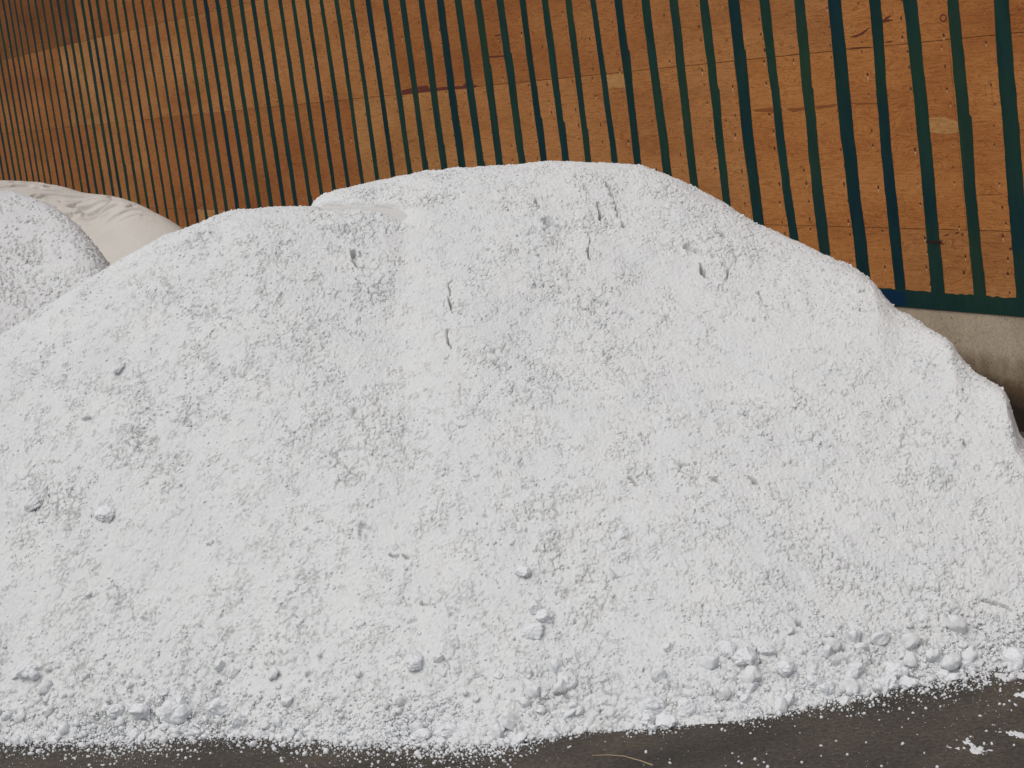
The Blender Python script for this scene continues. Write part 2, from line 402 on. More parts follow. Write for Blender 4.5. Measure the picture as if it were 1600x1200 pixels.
# concrete footing below the plywood
m, t, b = new_mat("stained concrete", .85, .3)
co = coords(t)
n1 = N(t, "ShaderNodeTexNoise", Scale=1.8, Detail=6.0, Roughness=.6); t.links.new(co, n1.inputs[0])
n2 = N(t, "ShaderNodeTexNoise", Scale=60.0, Detail=4.0, Roughness=.7); t.links.new(co, n2.inputs[0])
v = N(t, "ShaderNodeTexVoronoi", Scale=26.0); t.links.new(co, v.inputs[0])
c1 = ramp(t, n1.outputs[0], [(.3, (.36, .285, .195)), (.5, (.47, .385, .28)), (.72, (.55, .475, .36))])
c2 = ramp(t, n2.outputs[0], [(.3, (.75, .75, .75)), (.6, (1.08, 1.08, 1.08))])
pits = ramp(t, v.outputs[0], [(.10, (.20, .16, .13)), (.20, (1, 1, 1))])
c = mixc(t, 1.0, c1.outputs[0], c2.outputs[0], 'MULTIPLY')
pm = N(t, "ShaderNodeTexNoise", Scale=7.0, Detail=1.0); t.links.new(co, pm.inputs[0]); pmr = ramp(t, pm.outputs[0], [(.5, (0, 0, 0)), (.6, (1, 1, 1))])
c = mixc(t, pmr.outputs[0], c, mixc(t, 1.0, c, pits.outputs[0], 'MULTIPLY'))
# grime and wet tide mark along the foot of the wall, an irregular stain in the concrete
sep = t.nodes.new("ShaderNodeSeparateXYZ"); t.links.new(co, sep.inputs[0])
add = N(t, "ShaderNodeMath", operation='MULTIPLY_ADD'); add.inputs[1].default_value = .55; t.links.new(n1.outputs[0], add.inputs[0]); t.links.new(sep.outputs[2], add.inputs[2])
gr = ramp(t, add.outputs[0], [(.40, (.05, .042, .034)), (.58, (.27, .22, .17)), (.80, (1, 1, 1))])
c = mixc(t, 1.0, c, gr.outputs[0], 'MULTIPLY')
t.links.new(c, b.inputs["Base Color"])
bp = N(t, "ShaderNodeBump", Strength=.5, Distance=.006); t.links.new(n2.outputs[0], bp.inputs["Height"]); t.links.new(bp.outputs[0], b.inputs["Normal"])
V, F = box_mesh([(WX0, WX1, -.30, -.004, -.3, HD)], "c")
link("concrete_footing", fast_mesh("concrete_footing", np.array(V), np.array(F), False), m, wall)

# ------------------------------------------------------------------ heaps
class Lobe:
    """a ridge of tipped powder: crest heights and foot distances given along bearings from the yard point in front of it"""
    def __init__(s, crest, foot, w=.28, sm=.004):
        az, H, D, Fd = [], [], [], []
        for (px, py, d) in crest:
            a, e = azel(px, py); az.append(a); H.append(EYE-e*d); D.append(d)
        o = np.argsort(az); az = np.array(az)[o]; H = np.array(H)[o]; D = np.array(D)[o]
        fa, fd = [], []
        for (px, py) in foot:
            a, e = azel(px, py); fa.append(a); fd.append(EYE/e)
        o2 = np.argsort(fa); fa = np.array(fa)[o2]; fd = np.array(fd)[o2]
        g = np.linspace(-.6, .6, 4801); k = np.exp(-.5*(np.arange(-80, 81)*(g[1]-g[0])/sm)**2); k /= k.sum()
        kf = np.exp(-.5*(np.arange(-80, 81)*(g[1]-g[0])/.012)**2); kf /= kf.sum()
        sl = lambda x_, y_, c: (np.interp(g, x_, y_))
        s.g = g; kw_ = np.exp(-.5*(np.arange(-400, 401)*(g[1]-g[0])/.035)**2); kw_ /= kw_.sum()
        s.Hs = np.convolve(np.pad(sl(az, H, 0), 400, mode='edge'), kw_, 'valid'); pad = lambda v, kk: np.convolve(np.pad(v, 80, mode='edge'), kk, 'valid')
        s.H = pad(sl(az, H, 0), k); s.D = pad(sl(az, D, 0), kf); s.F = pad(sl(fa, fd, 0), kf); s.w = w; s.q0 = .70
    def height(s, X, Y):
        a = np.arctan2(X, Y); r = np.hypot(X, Y)
        H = np.interp(a, s.g, s.H); D = np.interp(a, s.g, s.D); Fd = np.interp(a, s.g, s.F)
        d = np.maximum(D-Fd, .3); w = s.w
        q = smoothstep(s.q0, .97, (r-Fd)/d); H = H*q + np.interp(a, s.g, s.Hs)*(1-q)
        S = np.maximum(H, .02)/(np.sqrt(d*d+w*w)-w)
        S = np.where(r > D, np.maximum(S, .55), S)
        return H - S*(np.sqrt((r-D)**2+w*w)-w)

foot_px = [(-300, 1172), (0, 1158), (200, 1156), (330, 1146), (450, 1154), (640, 1158), (800, 1160), (900, 1142), (1000, 1137), (1100, 1130), (1200, 1115), (1300, 1094), (1400, 1073), (1500, 1051), (1600, 1031), (1900, 975)]
LF = Lobe([(-300, 720, 10.9), (-120, 598, 11.1), (0, 524, 11.2), (60, 487, 11.2), (120, 447, 11.2), (180, 407, 11.2), (240, 377, 11.2), (300, 351, 11.2), (330, 337, 11.2), (370, 327, 11.1), (420, 323, 11.15), (500, 321, 11.12),
           (560, 321, 11.12), (590, 323, 11.1), (615, 331, 11.05), (635, 343, 11.02), (655, 358, 11.0), (690, 385, 11.0), (760, 430, 11.0), (900, 500, 10.8), (1100, 560, 10.6), (1300, 650, 10.2), (1900, 1000, 10)], foot_px, .22)
LB = Lobe([(-200, 900, 10.9), (300, 560, 11.2), (440, 385, 11.36), (480, 330, 11.36), (495, 309, 11.36), (505, 302, 11.36), (520, 296, 11.36), (545, 289, 11.36), (600, 277, 11.36), (660, 266, 11.36), (720, 259.5, 11.36), (780, 256, 11.36), (840, 253, 11.36), (900, 253, 11.36), (960, 254, 11.36),
           (1000, 256.5, 11.34), (1018, 263, 11.3), (1060, 278, 11.25), (1090, 293, 11.2), (1130, 315, 11.1), (1180, 346, 11.0), (1230, 370, 10.85), (1290, 397, 10.7), (1340, 421, 10.55), (1368, 440, 10.5), (1385, 464, 10.45), (1402, 482, 10.4), (1440, 507, 10.25),
           (1485, 535, 10.05), (1503, 562, 10.0), (1522, 582, 9.95), (1560, 605, 9.8), (1575, 616, 9.75), (1583, 645, 9.7), (1588, 674, 9.7), (1600, 692, 9.7), (1640, 720, 9.6), (1720, 790, 9.5), (1900, 930, 9.3)], foot_px, .26, .0012)
def smax(a, b, k):
    m_ = np.maximum(a, b); return m_ + k*np.log(np.exp((a-m_)/k)+np.exp((b-m_)/k))
def main_base(X, Y):
    a = LF.height(X, Y); b_ = LB.height(X, Y)
    h = smax(a, b_, .006)
    return h
def surf_pt(px, py, fn, r0=6.5, r1=22, step=.004):
    d = ray(px, py); r = np.arange(r0, r1, step); h = math.hypot(d[0], d[1])
    X = d[0]/h*r; Y = d[1]/h*r; Z = EYE + d[2]/h*r
    hit = np.nonzero(Z < np.maximum(fn(X, Y), 0))[0]
    i = hit[0] if len(hit) else len(r)-1
    return np.array([X[i], Y[i], Z[i]])

# rough / smooth zones of the main heap, each a real patch on its surface: (px, py, rx, ry, amount)
ZONES = [(650, 470, 75, 85, -1.0), (700, 570, 50, 55, -.8), (1130, 560, 150, 45, -.9), (1000, 420, 100, 70, -1.1), (1230, 520, 140, 60, -1.1), (280, 790, 110, 90, -.7), (1270, 760, 140, 60, -.6), (1520, 640, 60, 50, -.9), (230, 430, 150, 50, -.6),
         (640, 790, 130, 70, -.4), (1380, 800, 110, 50, -.6), (900, 620, 130, 60, .9), (1010, 580, 60, 30, .5), (1120, 735, 110, 40, .9), (460, 500, 100, 50, .5), (100, 700, 120, 70, .6), (60, 800, 80, 40, .8), (165, 815, 50, 35, 1.3),
         (500, 640, 110, 60, .4), (830, 860, 150, 60, .5), (540, 1000, 140, 50, .5), (250, 1110, 200, 45, .9), (1250, 1050, 260, 50, .7), (1430, 700, 90, 60, .5), (1290, 850, 90, 50, .4), (880, 740, 120, 40, .7), (420, 660, 60, 40, .5), (450, 390, 130, 40, .5),
         (870, 320, 80, 60, .4), (1130, 390, 70, 60, .5), (700, 330, 120, 30, -.1), (1320, 950, 170, 60, .3), (860, 480, 120, 50, .3)]
zone3 = []
for (px, py, rx, ry, am) in ZONES:
    c0 = surf_pt(px, py, main_base); c1_ = surf_pt(px+rx, py, main_base); c2_ = surf_pt(px, py+ry, main_base)
    ra = max(np.linalg.norm((c1_-c0)[:2]), .05); rb = max(np.linalg.norm((c2_-c0)[:2]), .05)
    zone3.append((c0[0], c0[1], ra, rb, am))
def clump_mask(X, Y):
    m_ = .50 + .14*fbm(X, Y, .6, 4, 3) + .50*fbm(X, Y, .15, 4, 5)
    for (cx, cy, ra, rb, am) in zone3:
        m_ = m_ + am*(.24 if am < 0 else .15)*np.exp(-((X-cx)/ra)**2-((Y-cy)/rb)**2).astype(np.float32)
    return m_

# cracks and hollows, traced then laid on the surface: list of (points, half width m, depth m)
CR_PX = [([(703, 441), (702, 452), (705, 462)], .006, .05), ([(700, 466), (703, 476), (705, 488)], .006, .05), ([(701, 515), (699, 530), (702, 545)], .0045, .04), ([(700, 552), (698, 562)], .003, .02),
         ([(935, 318), (938, 326), (939, 334), (938, 346)], .0065, .06), ([(947, 283), (952, 293), (958, 303), (961, 316)], .0045, .04), ([(963, 320), (965, 332), (972, 345), (976, 355)], .0035, .03),
         ([(919, 362), (921, 372), (920, 384), (919, 396), (921, 402)], .0045, .04), ([(898, 271), (903, 282), (913, 288), (918, 302)], .0035, .03), ([(1132, 408), (1136, 420), (1136, 432), (1132, 440)], .004, .03),
         ([(1184, 452), (1188, 462), (1192, 470)], .005, .04), ([(1095, 410), (1099, 422), (1104, 432)], .008, .04), ([(553, 408), (555, 414), (557, 420)], .004, .03), ([(832, 302), (838, 312), (842, 322)], .005, .03),
         ([(1052, 718), (1062, 727), (1075, 729), (1084, 726)], .005, .04), ([(982, 748), (990, 756), (1000, 762)], .006, .04),
         ([(1537, 938), (1560, 943), (1577, 950), (1592, 964)], .009, .035), ([(1177, 1008), (1184, 1022), (1190, 1036)], .006, .05), 
         ([(610, 866), (618, 869), (630, 868), (641, 871)], .005, .04), ([(718, 666), (722, 666), (729, 664)], .008, .05), ([(1245, 690), (1268, 686)], .003, .02), ([(660, 942), (672, 946)], .006, .05), ([(1505, 686), (1508, 692)], .008, .05),
         ([(1061, 735), (1075, 745), (1090, 750)], .005, .03), ([(1110, 748), (1122, 752)], .008, .05), ([(1165, 742), (1180, 752)], .008, .05)]
HOLES = [(553, 396, .028, .09), (1077, 384, .04, .045), (1090, 392, .03, .03), (858, 346, .05, .05), (1130, 366, .028, .05), (1250, 974, .018, .07), (566, 822, .04, .035), (1168, 372, .02, .03), (553, 640, .02, .03), (95, 485, .01, .04)]
cr3 = []
for pts, hw, dp in CR_PX:
    q = [surf_pt(px, py, main_base) for px, py in pts]; cr3.append((np.array(q), hw, dp))
holes3 = [(surf_pt(px, py, main_base), rr, dp) for px, py, rr, dp in HOLES]
# smooth slipped face under the crest of the rear lobe
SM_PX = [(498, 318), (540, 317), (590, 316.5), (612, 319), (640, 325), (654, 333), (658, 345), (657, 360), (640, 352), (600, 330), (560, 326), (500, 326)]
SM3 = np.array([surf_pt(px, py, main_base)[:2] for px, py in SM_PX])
def sd_poly(X, Y, poly):
    """signed distance, negative inside"""
    d = np.full(X.shape, 1e9); ins = np.zeros(X.shape, bool); n = len(poly)
    for i in range(n):
        a = poly[i]; b_ = poly[(i+1) % n]; e = b_-a; wx = X-a[0]; wy = Y-a[1]
        t_ = np.clip((wx*e[0]+wy*e[1])/(e@e+1e-12), 0, 1); d = np.minimum(d, np.hypot(wx-t_*e[0], wy-t_*e[1]))
        cond = ((a[1] > Y) != (b_[1] > Y)) & (X < (b_[0]-a[0])*(Y-a[1])/(b_[1]-a[1]+1e-12)+a[0]); ins ^= cond
    return np.where(ins, -d, d)

def heap(name, xs, ys, base, detail, mats, zcut=-.08, matfn=None):
    X, Y = np.meshgrid(xs, ys, indexing='ij')
    B = base(X, Y).astype(np.float64)
    gx = np.gradient(B, xs, axis=0); gy = np.gradient(B, ys, axis=1)
    l = np.sqrt(gx*gx+gy*gy+1); Nx, Ny, Nz = -gx/l, -gy/l, 1/l
    # arc-length-like coordinate down the slope so lumps are not stretched on steep faces
    D = detail(X, Y, B)
    Px, Py, Pz = X+Nx*D, Y+Ny*D, B+Nz*D
    ni, nj = X.shape
    idx = np.arange(ni*nj).reshape(ni, nj)
    keep = (B > zcut)
    k4 = keep[:-1, :-1] | keep[1:, :-1] | keep[1:, 1:] | keep[:-1, 1:]
    F = np.stack([idx[:-1, :-1][k4], idx[1:, :-1][k4], idx[1:, 1:][k4], idx[:-1, 1:][k4]], 1)
    V = np.stack([Px.ravel(), Py.ravel(), Pz.ravel()], 1)
    used = np.zeros(len(V), bool); used[F.ravel()] = True
    re = np.cumsum(used)-1
    me = fast_mesh(name, V[used], re[F]); o = link(name, me, mats)
    if matfn is not None:
        me.polygons.foreach_set('material_index', matfn(X, Y).ravel()[F[:, 0]].astype(np.int32))
    return o, (X, Y, B, D)

def pits(X, Ys, cell, dens, seed, rmin=.10, rmax=.30):
    return domes(X, Ys, cell, dens, seed, rmin, rmax, .5)
def main_detail(X, Y, B):
    cm = clump_mask(X, Y); nearfoot = smoothstep(.40, .0, B)
    cmc = np.clip(.17 + .74*cm + .22*nearfoot, 0, 1.3)
    Ys = Y*1.22                                # slope length
    d = .018*fbm(X, Ys, .9, 3, 1) + .012*fbm(X, Ys, .24, 4, 2)
    d += .0035*fbm(X, Ys, .05, 4, 4)*(.4+cmc) + .0018*vnoise(X/.0085, Ys/.0085)
    m1 = smoothstep(.2, 1.0, cmc)
    d += .24*domes(X, Ys, .022, .15+.5*m1, 1)*(.2+.8*m1) + .42*domes(X+.9, Ys, .0125, .6+0*X, 5, warp=.35)
    flk = fbm(X, Ys, .11, 3, 41); flk2 = fbm(X, Ys, .045, 2, 43)
    t1, g1, h1 = packed(X, Ys, .030, 1, gap=.17); k1 = smoothstep(.15, .75, cmc+.30*flk)
    d += .11*t1*k1 - .014*g1*smoothstep(.14, .34, flk2+.12*(k1-.5))*(.5+.5*k1)
    t2, g2, h2 = packed(X+.4, Ys, .060, 2, gap=.10); k2 = smoothstep(.40, .95, cmc+.35*fbm(X, Ys, .18, 2, 32))
    d += .17*t2*k2 - .026*g2*smoothstep(.02, .28, fbm(X, Ys, .07, 2, 42))*k2
    t3, g3, h3 = packed(X+.7, Ys, .12, 3, warp=.45, gap=.06); k3 = smoothstep(.72, 1.2, cmc+.35*fbm(X, Ys, .3, 2, 33)+.12*nearfoot)
    d += (.24*t3 - .034*g3*smoothstep(-.1, .2, fbm(X, Ys, .12, 2, 44)))*k3
    d -= .006
    # small dark pits and slits
    pz = smoothstep(.1, 1.1, cmc)
    d -= 3.6*pits(X, Ys*.8, .030, .09+.08*pz, 21, .07, .18)
    d -= 3.6*pits(X+.1, Ys, .021, .12+.07*pz, 24, .10, .20)
    d -= 3.0*pits(X*.7+Ys*.2, Ys, .055, .02+.16*pz, 22, .06, .16)
    # smooth slipped face
    sdp = sd_poly(X, Y, SM3); ins = smoothstep(.012, -.012, sdp)
    ins = ins*smoothstep(SM3[:, 0].max()-.005, SM3[:, 0].max()-.16, X)
    d = d*(1-ins) + (-.028+.003*fbm(X, Ys, .3, 2, 6))*ins
    for q, hw, dp in cr3:
        lo = q.min(0)-.06; hi = q.max(0)+.06
        s_ = (X > lo[0]) & (X < hi[0]) & (Y > lo[1]) & (Y < hi[1])
        x, y = X[s_], Y[s_]; dd = np.full(x.shape, 9.)
        jx = .010*vnoise(x/.04+3, y/.03)+.006*vnoise(x/.012, y/.016); 
        for a, b_ in zip(q[:-1], q[1:]):
            e = (b_-a)[:2]; t_ = np.clip(((x-a[0])*e[0]+(y-a[1])*e[1])/(e@e+1e-12), 0, 1)
            dd = np.minimum(dd, np.hypot(x+jx-a[0]-t_*e[0], (y-a[1]-t_*e[1])))
        ww = hw*1.15*(.85+.75*vnoise(x/.035, y/.035))
        v_ = d[s_]; v_ = v_ - 1.8*dp*smoothstep(ww*1.2, ww*.4, dd); d[s_] = v_
    for c, rr, dp in holes3:
        s_ = (np.abs(X-c[0]) < rr*2.2) & (np.abs(Y-c[1]) < rr*3.0); x, y = X[s_], Y[s_]
        q = np.hypot(x-c[0], (y-c[1])*.8)*(1.25+.6*vnoise(x/.018, y/.018)+.3*vnoise(x/.007, y/.007)); d[s_] = d[s_] - dp*smoothstep(rr, rr*.25, q)
    return d

FINE = .0038
xs = np.concatenate([np.arange(-3.9, -3.15, .012), np.arange(-3.15, 3.15, FINE), np.arange(3.15, 3.9, .012)])
ys = np.concatenate([np.arange(6.9, 11.9, FINE), np.arange(11.9, 17.5, .02)])
M_slip_shade = powder_material("shaded slip powder", (.53, .52, .50), (.51, .50, .48), .3)  # shade of the slipped face, put into a darker powder colour
heap_main, G = heap("white_powder_heap", xs, ys, main_base, main_detail, [M_white, M_slip_shade], -.08, lambda X, Y: sd_poly(X, Y, SM3)+.004*vnoise(X/.05, Y/.05)+.06*smoothstep(SM3[:, 0].max()-.12, SM3[:, 0].max()-.04, X) < -.006)
tag(heap_main, "large white powder heap in front with cracked rounded crest and lumpy foot on dark dirt", "heap")
GX, GY, GB, GD = G
def top_of(x, y):
    i = int(np.clip(np.searchsorted(xs, x), 0, len(xs)-1)); j = int(np.clip(np.searchsorted(ys, y), 0, len(ys)-1))
    return max(GB[i, j]+GD[i, j]*.8, 0.0)

# the two heaps further along the wall
LG = Lobe([(-700, 330, 15.6), (-300, 290, 15.6), (-60, 292, 15.6), (0, 301, 15.5), (35, 306, 15.5), (70, 317, 15.4), (100, 333, 15.2), (130, 354, 15.0), (155, 378, 14.9), (172, 400, 14.8), (186, 425, 14.7), (230, 520, 14.6), (300, 680, 14.5)],
          [(-700, 760), (0, 700), (400, 660)], .35, .010)
LG.F = LG.D-2.9; LG.Hs = LG.H
LE = Lobe([(-700, 300, 20), (-200, 286, 20), (0, 282, 20), (60, 284.5, 20), (100, 291, 20), (118, 297, 20), (135, 303, 19.8), (150, 304.5, 19.6), (180, 309, 19.4), (210, 318, 19.2), (240, 332, 19), (262, 344, 18.9), (285, 358, 18.8), (330, 392, 18.6), (400, 470, 18.4), (500, 600, 18.4)],
          [(-700, 760), (0, 700), (400, 660)], .8, .002)
LE.F = LE.D-3.4
def grey_detail(X, Y, B):
    Ys = Y*1.2
    cm = np.clip(.80 + .6*fbm(X, Ys, .6, 3, 12) - .5*smoothstep(1.75, 2.15, B), 0, 1)
    d = .03*fbm(X, Ys, .8, 3, 11) + .008*fbm(X, Ys, .08, 4, 13)*(.3+cm) +   .2*domes(X, Ys, .032, .3+.6*cm, 6)
    t2, g2, h2_ = packed(X+.4, Ys, .045, 5, gap=.22)
    d +=   .08*t2*cm - .020*g2*smoothstep(-.1, .2, fbm(X, Ys, .10, 3, 47)+.3*(cm-.6))
    d -= 2.2*pits(X, Ys, .036, .12+.22*cm, 23, .15, .32)
    return d
h2, G2 = heap("white_powder_heap", np.arange(-6.0, -1.6, .0075), np.concatenate([np.arange(12.6, 16.0, .0075), np.arange(16.0, 20, .04)]), LG.height, grey_detail, [M_grey])
tag(h2, "greyish crumbly powder heap at the left edge behind the large white heap", "heap")
def beige_detail(X, Y, B):
    msk = smoothstep(1.66, 1.84, B+.10*fbm(X, Y, .7, 2, 21))*smoothstep(2.275, 2.20, B)
    Bw = np.hypot(X, Y)+.05*fbm(X, Y, .6, 3, 27)
    l1 = smoothstep(.26, .03, np.abs(vnoise(X/.36, Bw/.085)))*smoothstep(-.75, -.2, vnoise(X/.22+9, Bw/.12))
    l2 = smoothstep(.26, .03, np.abs(vnoise(X/.24+5, Bw/.062+8)))*smoothstep(-.6, -.1, vnoise(X/.16+2, Bw/.10))
    return .02*fbm(X, Y, .8, 2, 20) - (.050*l1+.038*l2)*msk + .002*fbm(X, Y, .05, 2, 26)
h3, _ = heap("beige_powder_heap", np.arange(-7.0, -1.6, .010), np.concatenate([np.arange(15.8, 20.4, .0085), np.arange(20.4, 26, .05)]), LE.height, beige_detail, [M_beige])
tag(h3, "smooth beige powder heap with rippled crest farthest back against the plywood wall", "heap")

# ------------------------------------------------------------------ lumps and crumbs
def ico(sub):
    import bmesh
    bm = bmesh.new(); bmesh.ops.create_icosphere(bm, subdivisions=sub, radius=1.0)
    V = np.array([v.co[:] for v in bm.verts]); F = np.array([[v.index for v in f.verts] for f in bm.faces]); bm.free(); return V, F
ICO = {s_: ico(s_) for s_ in (1, 2, 4, 5)}
def lump_shape(sub, seed, rough=.46):
    V, F = ICO[sub]; rg = np.random.default_rng(seed); W_ = V.copy()
    # chop with random planes for broken facets, then roughen
    for _ in range(9):
        n = rg.normal(size=3); n /= np.linalg.norm(n); c = rg.uniform(.58, .93)
        dd = W_ @ n; W_ = W_ - np.outer(np.maximum(dd-c, 0)*.9, n)
    def n3(q, s_): return (vnoise(q[:, 0]*s_+seed, q[:, 1]*s_+q[:, 2]*s_*.7) + vnoise(q[:, 2]*s_+seed*2, q[:, 0]*s_-q[:, 1]*s_*.6))*.5
    rr = 1 + rough*.6*n3(V, 1.6) + (rough*.28*n3(V, 5) + rough*.16*n3(V, 13) + rough*.08*n3(V, 28) if sub > 3 else 0)
    return W_*np.asarray(rr)[:, None], F
shapes = [lump_shape(5, 100+i) for i in range(9)]
meshes = []
for i, (v_, f_) in enumerate(shapes):
    me = fast_mesh("powder_lump", v_, f_); me.materials.append(M_lump); meshes.append(me)
LUMPS = [
 (1043, 1133, 17, "round white lump on the dirt edge, lowest of a cluster of four", 0),
 (1016, 1106, 18, "large pale lump just above the lowest lump of the dirt-edge cluster", 1),
 (1075, 1112, 16, "rounded lump right of the dark notch in the dirt-edge cluster", 2),
 (1013, 1131, 11, "small white lump tucked left of the lowest lump in the dirt-edge cluster", 3),
 (700, 1143, 17, "large round foot lump with a smaller lump touching its left side", 4),
 (660, 1153, 11, "smaller white lump touching the left side of a big round one at the foot", 5),
 (810, 1160, 13, "squarish white lump poking furthest out over the dirt at the middle of the foot", 6),
 (833, 988, 17, "long pale smooth lump on the slope below two stacked darker-edged lumps", 7),
 (855, 967, 15, "faceted lump with a shaded lower side leaning on the long pale slope lump", 8),
 (836, 951, 11, "upper flat lump wedged above the faceted lump with the shaded lower side", 0),
 (650, 1036, 15, "lone pale lump on the lower slope with a dark gap under its right end", 1),
 (1135, 1022, 15, "leftmost rounded lump in the row of three beside the vertical crack", 2),
 (1166, 1034, 19, "biggest lump in the row of three beside the vertical crack", 3),
 (1197, 1021, 14, "rightmost lump in the row of three, just past the vertical crack", 4),
 (1226, 1050, 14, "grey shaded lump below and right of the row of three lumps", 5),
 (1275, 1068, 12, "blocky lump above the dirt edge, left end of the right-hand lump band", 6),
 (1290, 1080, 13, "pale block with straight crack on its left in the right-hand lump band", 7),
 (1396, 1050, 18, "biggest round lump in the right-hand band with dark curved gap beneath", 8),
 (1420, 1072, 15, "upright white lump standing on the dirt edge below the biggest right-hand lump", 0),
 (1383, 1073, 13, "crumbly lump left of the upright lump at the dirt edge", 1),
 (1453, 1064, 8, "small round ball with grey rim right of the upright lump", 2),
 (1475, 1058, 11, "white lump between the small grey-rimmed ball and the bare dirt corner", 3),
 (1492, 1060, 9, "last small white lump before the dirt at the right end of the band", 4),
 (1585, 1032, 17, "pale lump at the extreme right end of the heap foot beside the dirt", 5),
 (218, 1115, 17, "left lump of the two biggest ones in the lower left lump group", 6),
 (277, 1112, 19, "right lump of the two biggest ones in the lower left lump group", 7),
 (345, 1106, 17, "wide flat lump with a dark hollow on its left in the lower left group", 8),
 (374, 1128, 13, "low lump at the right end of the lower left lump group", 0),
 (180, 1110, 12, "small lump at the left end of the lower left lump group", 1),
 (816, 892, 11, "single rounded lump at mid slope with dark crescent on its lower left", 2),
 (184, 573, 7, "small isolated lump high on the left flank of the heap", 3),
 (133, 650, 8, "pale lump on the left flank below the small isolated one", 4),
 (1512, 1043, 10, "lump above the bare dirt corner at the lower right", 5),
 (890, 1122, 10, "low lump near the foot between the squarish one and the cluster of four", 6),
 (1172, 1075, 11, "half-buried lump under the row of three lumps", 7),
 (1168, 1095, 9, "tilted small lump beneath the half-buried one, close to the dirt", 8),
 (1232, 1098, 11, "wedge shaped lump at the dirt edge with a dark slot on its left", 0),
 (45, 1050, 12, "flat pale lump near the left border above the foot of the heap", 1),
 (970, 836, 10, "blue-grey tinted lump lying at the middle right of the slope", 2),
 (52, 790, 11, "rounded lump in the rubble patch at the far left of the slope", 3),
 (165, 806, 12, "blocky lump in the rubble patch beside forked dark cracks", 4),
]
def rough_at(px, py):
    return surf_pt(px, py, main_base, 7.2, 13)
for (px, py, rp, lab, si) in LUMPS:
    p_ = rough_at(px, py); dist = math.dist(p_, (0, 0, EYE)); rad = rp/FPX*dist*1.2
    o = bpy.data.objects.new("powder_lump", meshes[si]); C.objects.link(o)
    z = top_of(p_[0], p_[1])
    o.location = (p_[0], p_[1], max(z, 0)+rad*.02)
    o.scale = (rad*random.uniform(.9, 1.3), rad*random.uniform(.75, 1.05), rad*random.uniform(.75, 1.0))
    o.rotation_euler = (random.uniform(-.3, .3), random.uniform(-.3, .3), random.uniform(0, 6.28))
    tag(o, lab, "powder lump", "lumps of powder on the slope and foot of the white heap")

def crumb_cloud(name, pts, radii, mat, sub_small=1, sub_big=2, thr=.011):
    Vs, Fs, off = [], [], 0
    for sub, sel in ((sub_small, radii < thr), (sub_big, radii >= thr)):
        p_ = pts[sel]; r_ = radii[sel]; n = len(p_)
        if n == 0: continue
        BV, BF = ICO[sub]; m_ = len(BV)
        ang = RNG.random((n, 3))*6.28; ca, sa = np.cos(ang), np.sin(ang)
        Rz = np.zeros((n, 3, 3)); Rz[:, 0, 0] = ca[:, 0]; Rz[:, 0, 1] = -sa[:, 0]; Rz[:, 1, 0] = sa[:, 0]; Rz[:, 1, 1] = ca[:, 0]; Rz[:, 2, 2] = 1
        Rx = np.zeros((n, 3, 3)); Rx[:, 0, 0] = 1; Rx[:, 1, 1] = ca[:, 1]; Rx[:, 1, 2] = -sa[:, 1]; Rx[:, 2, 1] = sa[:, 1]; Rx[:, 2, 2] = ca[:, 1]
        RR = Rz @ Rx
        sc = RNG.uniform(.65, 1.15, (n, 1, 3))
        lo = BV[None]*sc*(1+RNG.uniform(-.22, .22, (n, m_, 1)))
        V = np.einsum('nij,nmj->nmi', RR, lo)*r_[:, None, None] + p_[:, None, :]
        F = BF[None] + (np.arange(n)*m_)[:, None, None] + off
        Vs.append(V.reshape(-1, 3)); Fs.append(F.reshape(-1, 3)); off += n*m_
    me = fast_mesh(name, np.concatenate(Vs), np.concatenate(Fs)); return link(name, me, mat)

# crumbs lying on the heap, thick where it is clumpy and along the foot
def sample_heap(n):
    i = RNG.integers(0, GX.shape[0], n); j = RNG.integers(0, int((11.9-6.9)/FINE), n)
    return i, j
i, j = sample_heap(900000)
X_, Y_, B_ = GX[i, j], GY[i, j], GB[i, j]
cm = .10+.88*clump_mask(X_, Y_)+.40*smoothstep(.5, 0, B_)+.45*fbm(X_, Y_, .07, 3, 61)
pr = smoothstep(.25, 1.1, cm)**1.4*.20+.004
sel = (RNG.random(len(X_)) < pr) & (B_ > -.02) & (sd_poly(X_, Y_, SM3) > .02)
X_, Y_, B_, D_ = X_[sel], Y_[sel], B_[sel], GD[i, j][sel]
rad = .0025+.0065*RNG.random(len(X_))**2.2 + .012*(RNG.random(len(X_)) < .006)*RNG.random(len(X_))
e = .02
gx = (main_base(X_+e, Y_)-main_base(X_-e, Y_))/(2*e); gy = (main_base(X_, Y_+e)-main_base(X_, Y_-e))/(2*e); l = np.sqrt(gx*gx+gy*gy+1)
pts = np.stack([X_-gx/l*(D_-rad*.1), Y_-gy/l*(D_-rad*.1), B_+1/l*(D_-rad*.1)], 1)
o = crumb_cloud("powder_crumbs", pts, rad, M_crumb)
tag(o, "loose white crumbs scattered over the face of the large heap", "crumbs", kind="stuff")

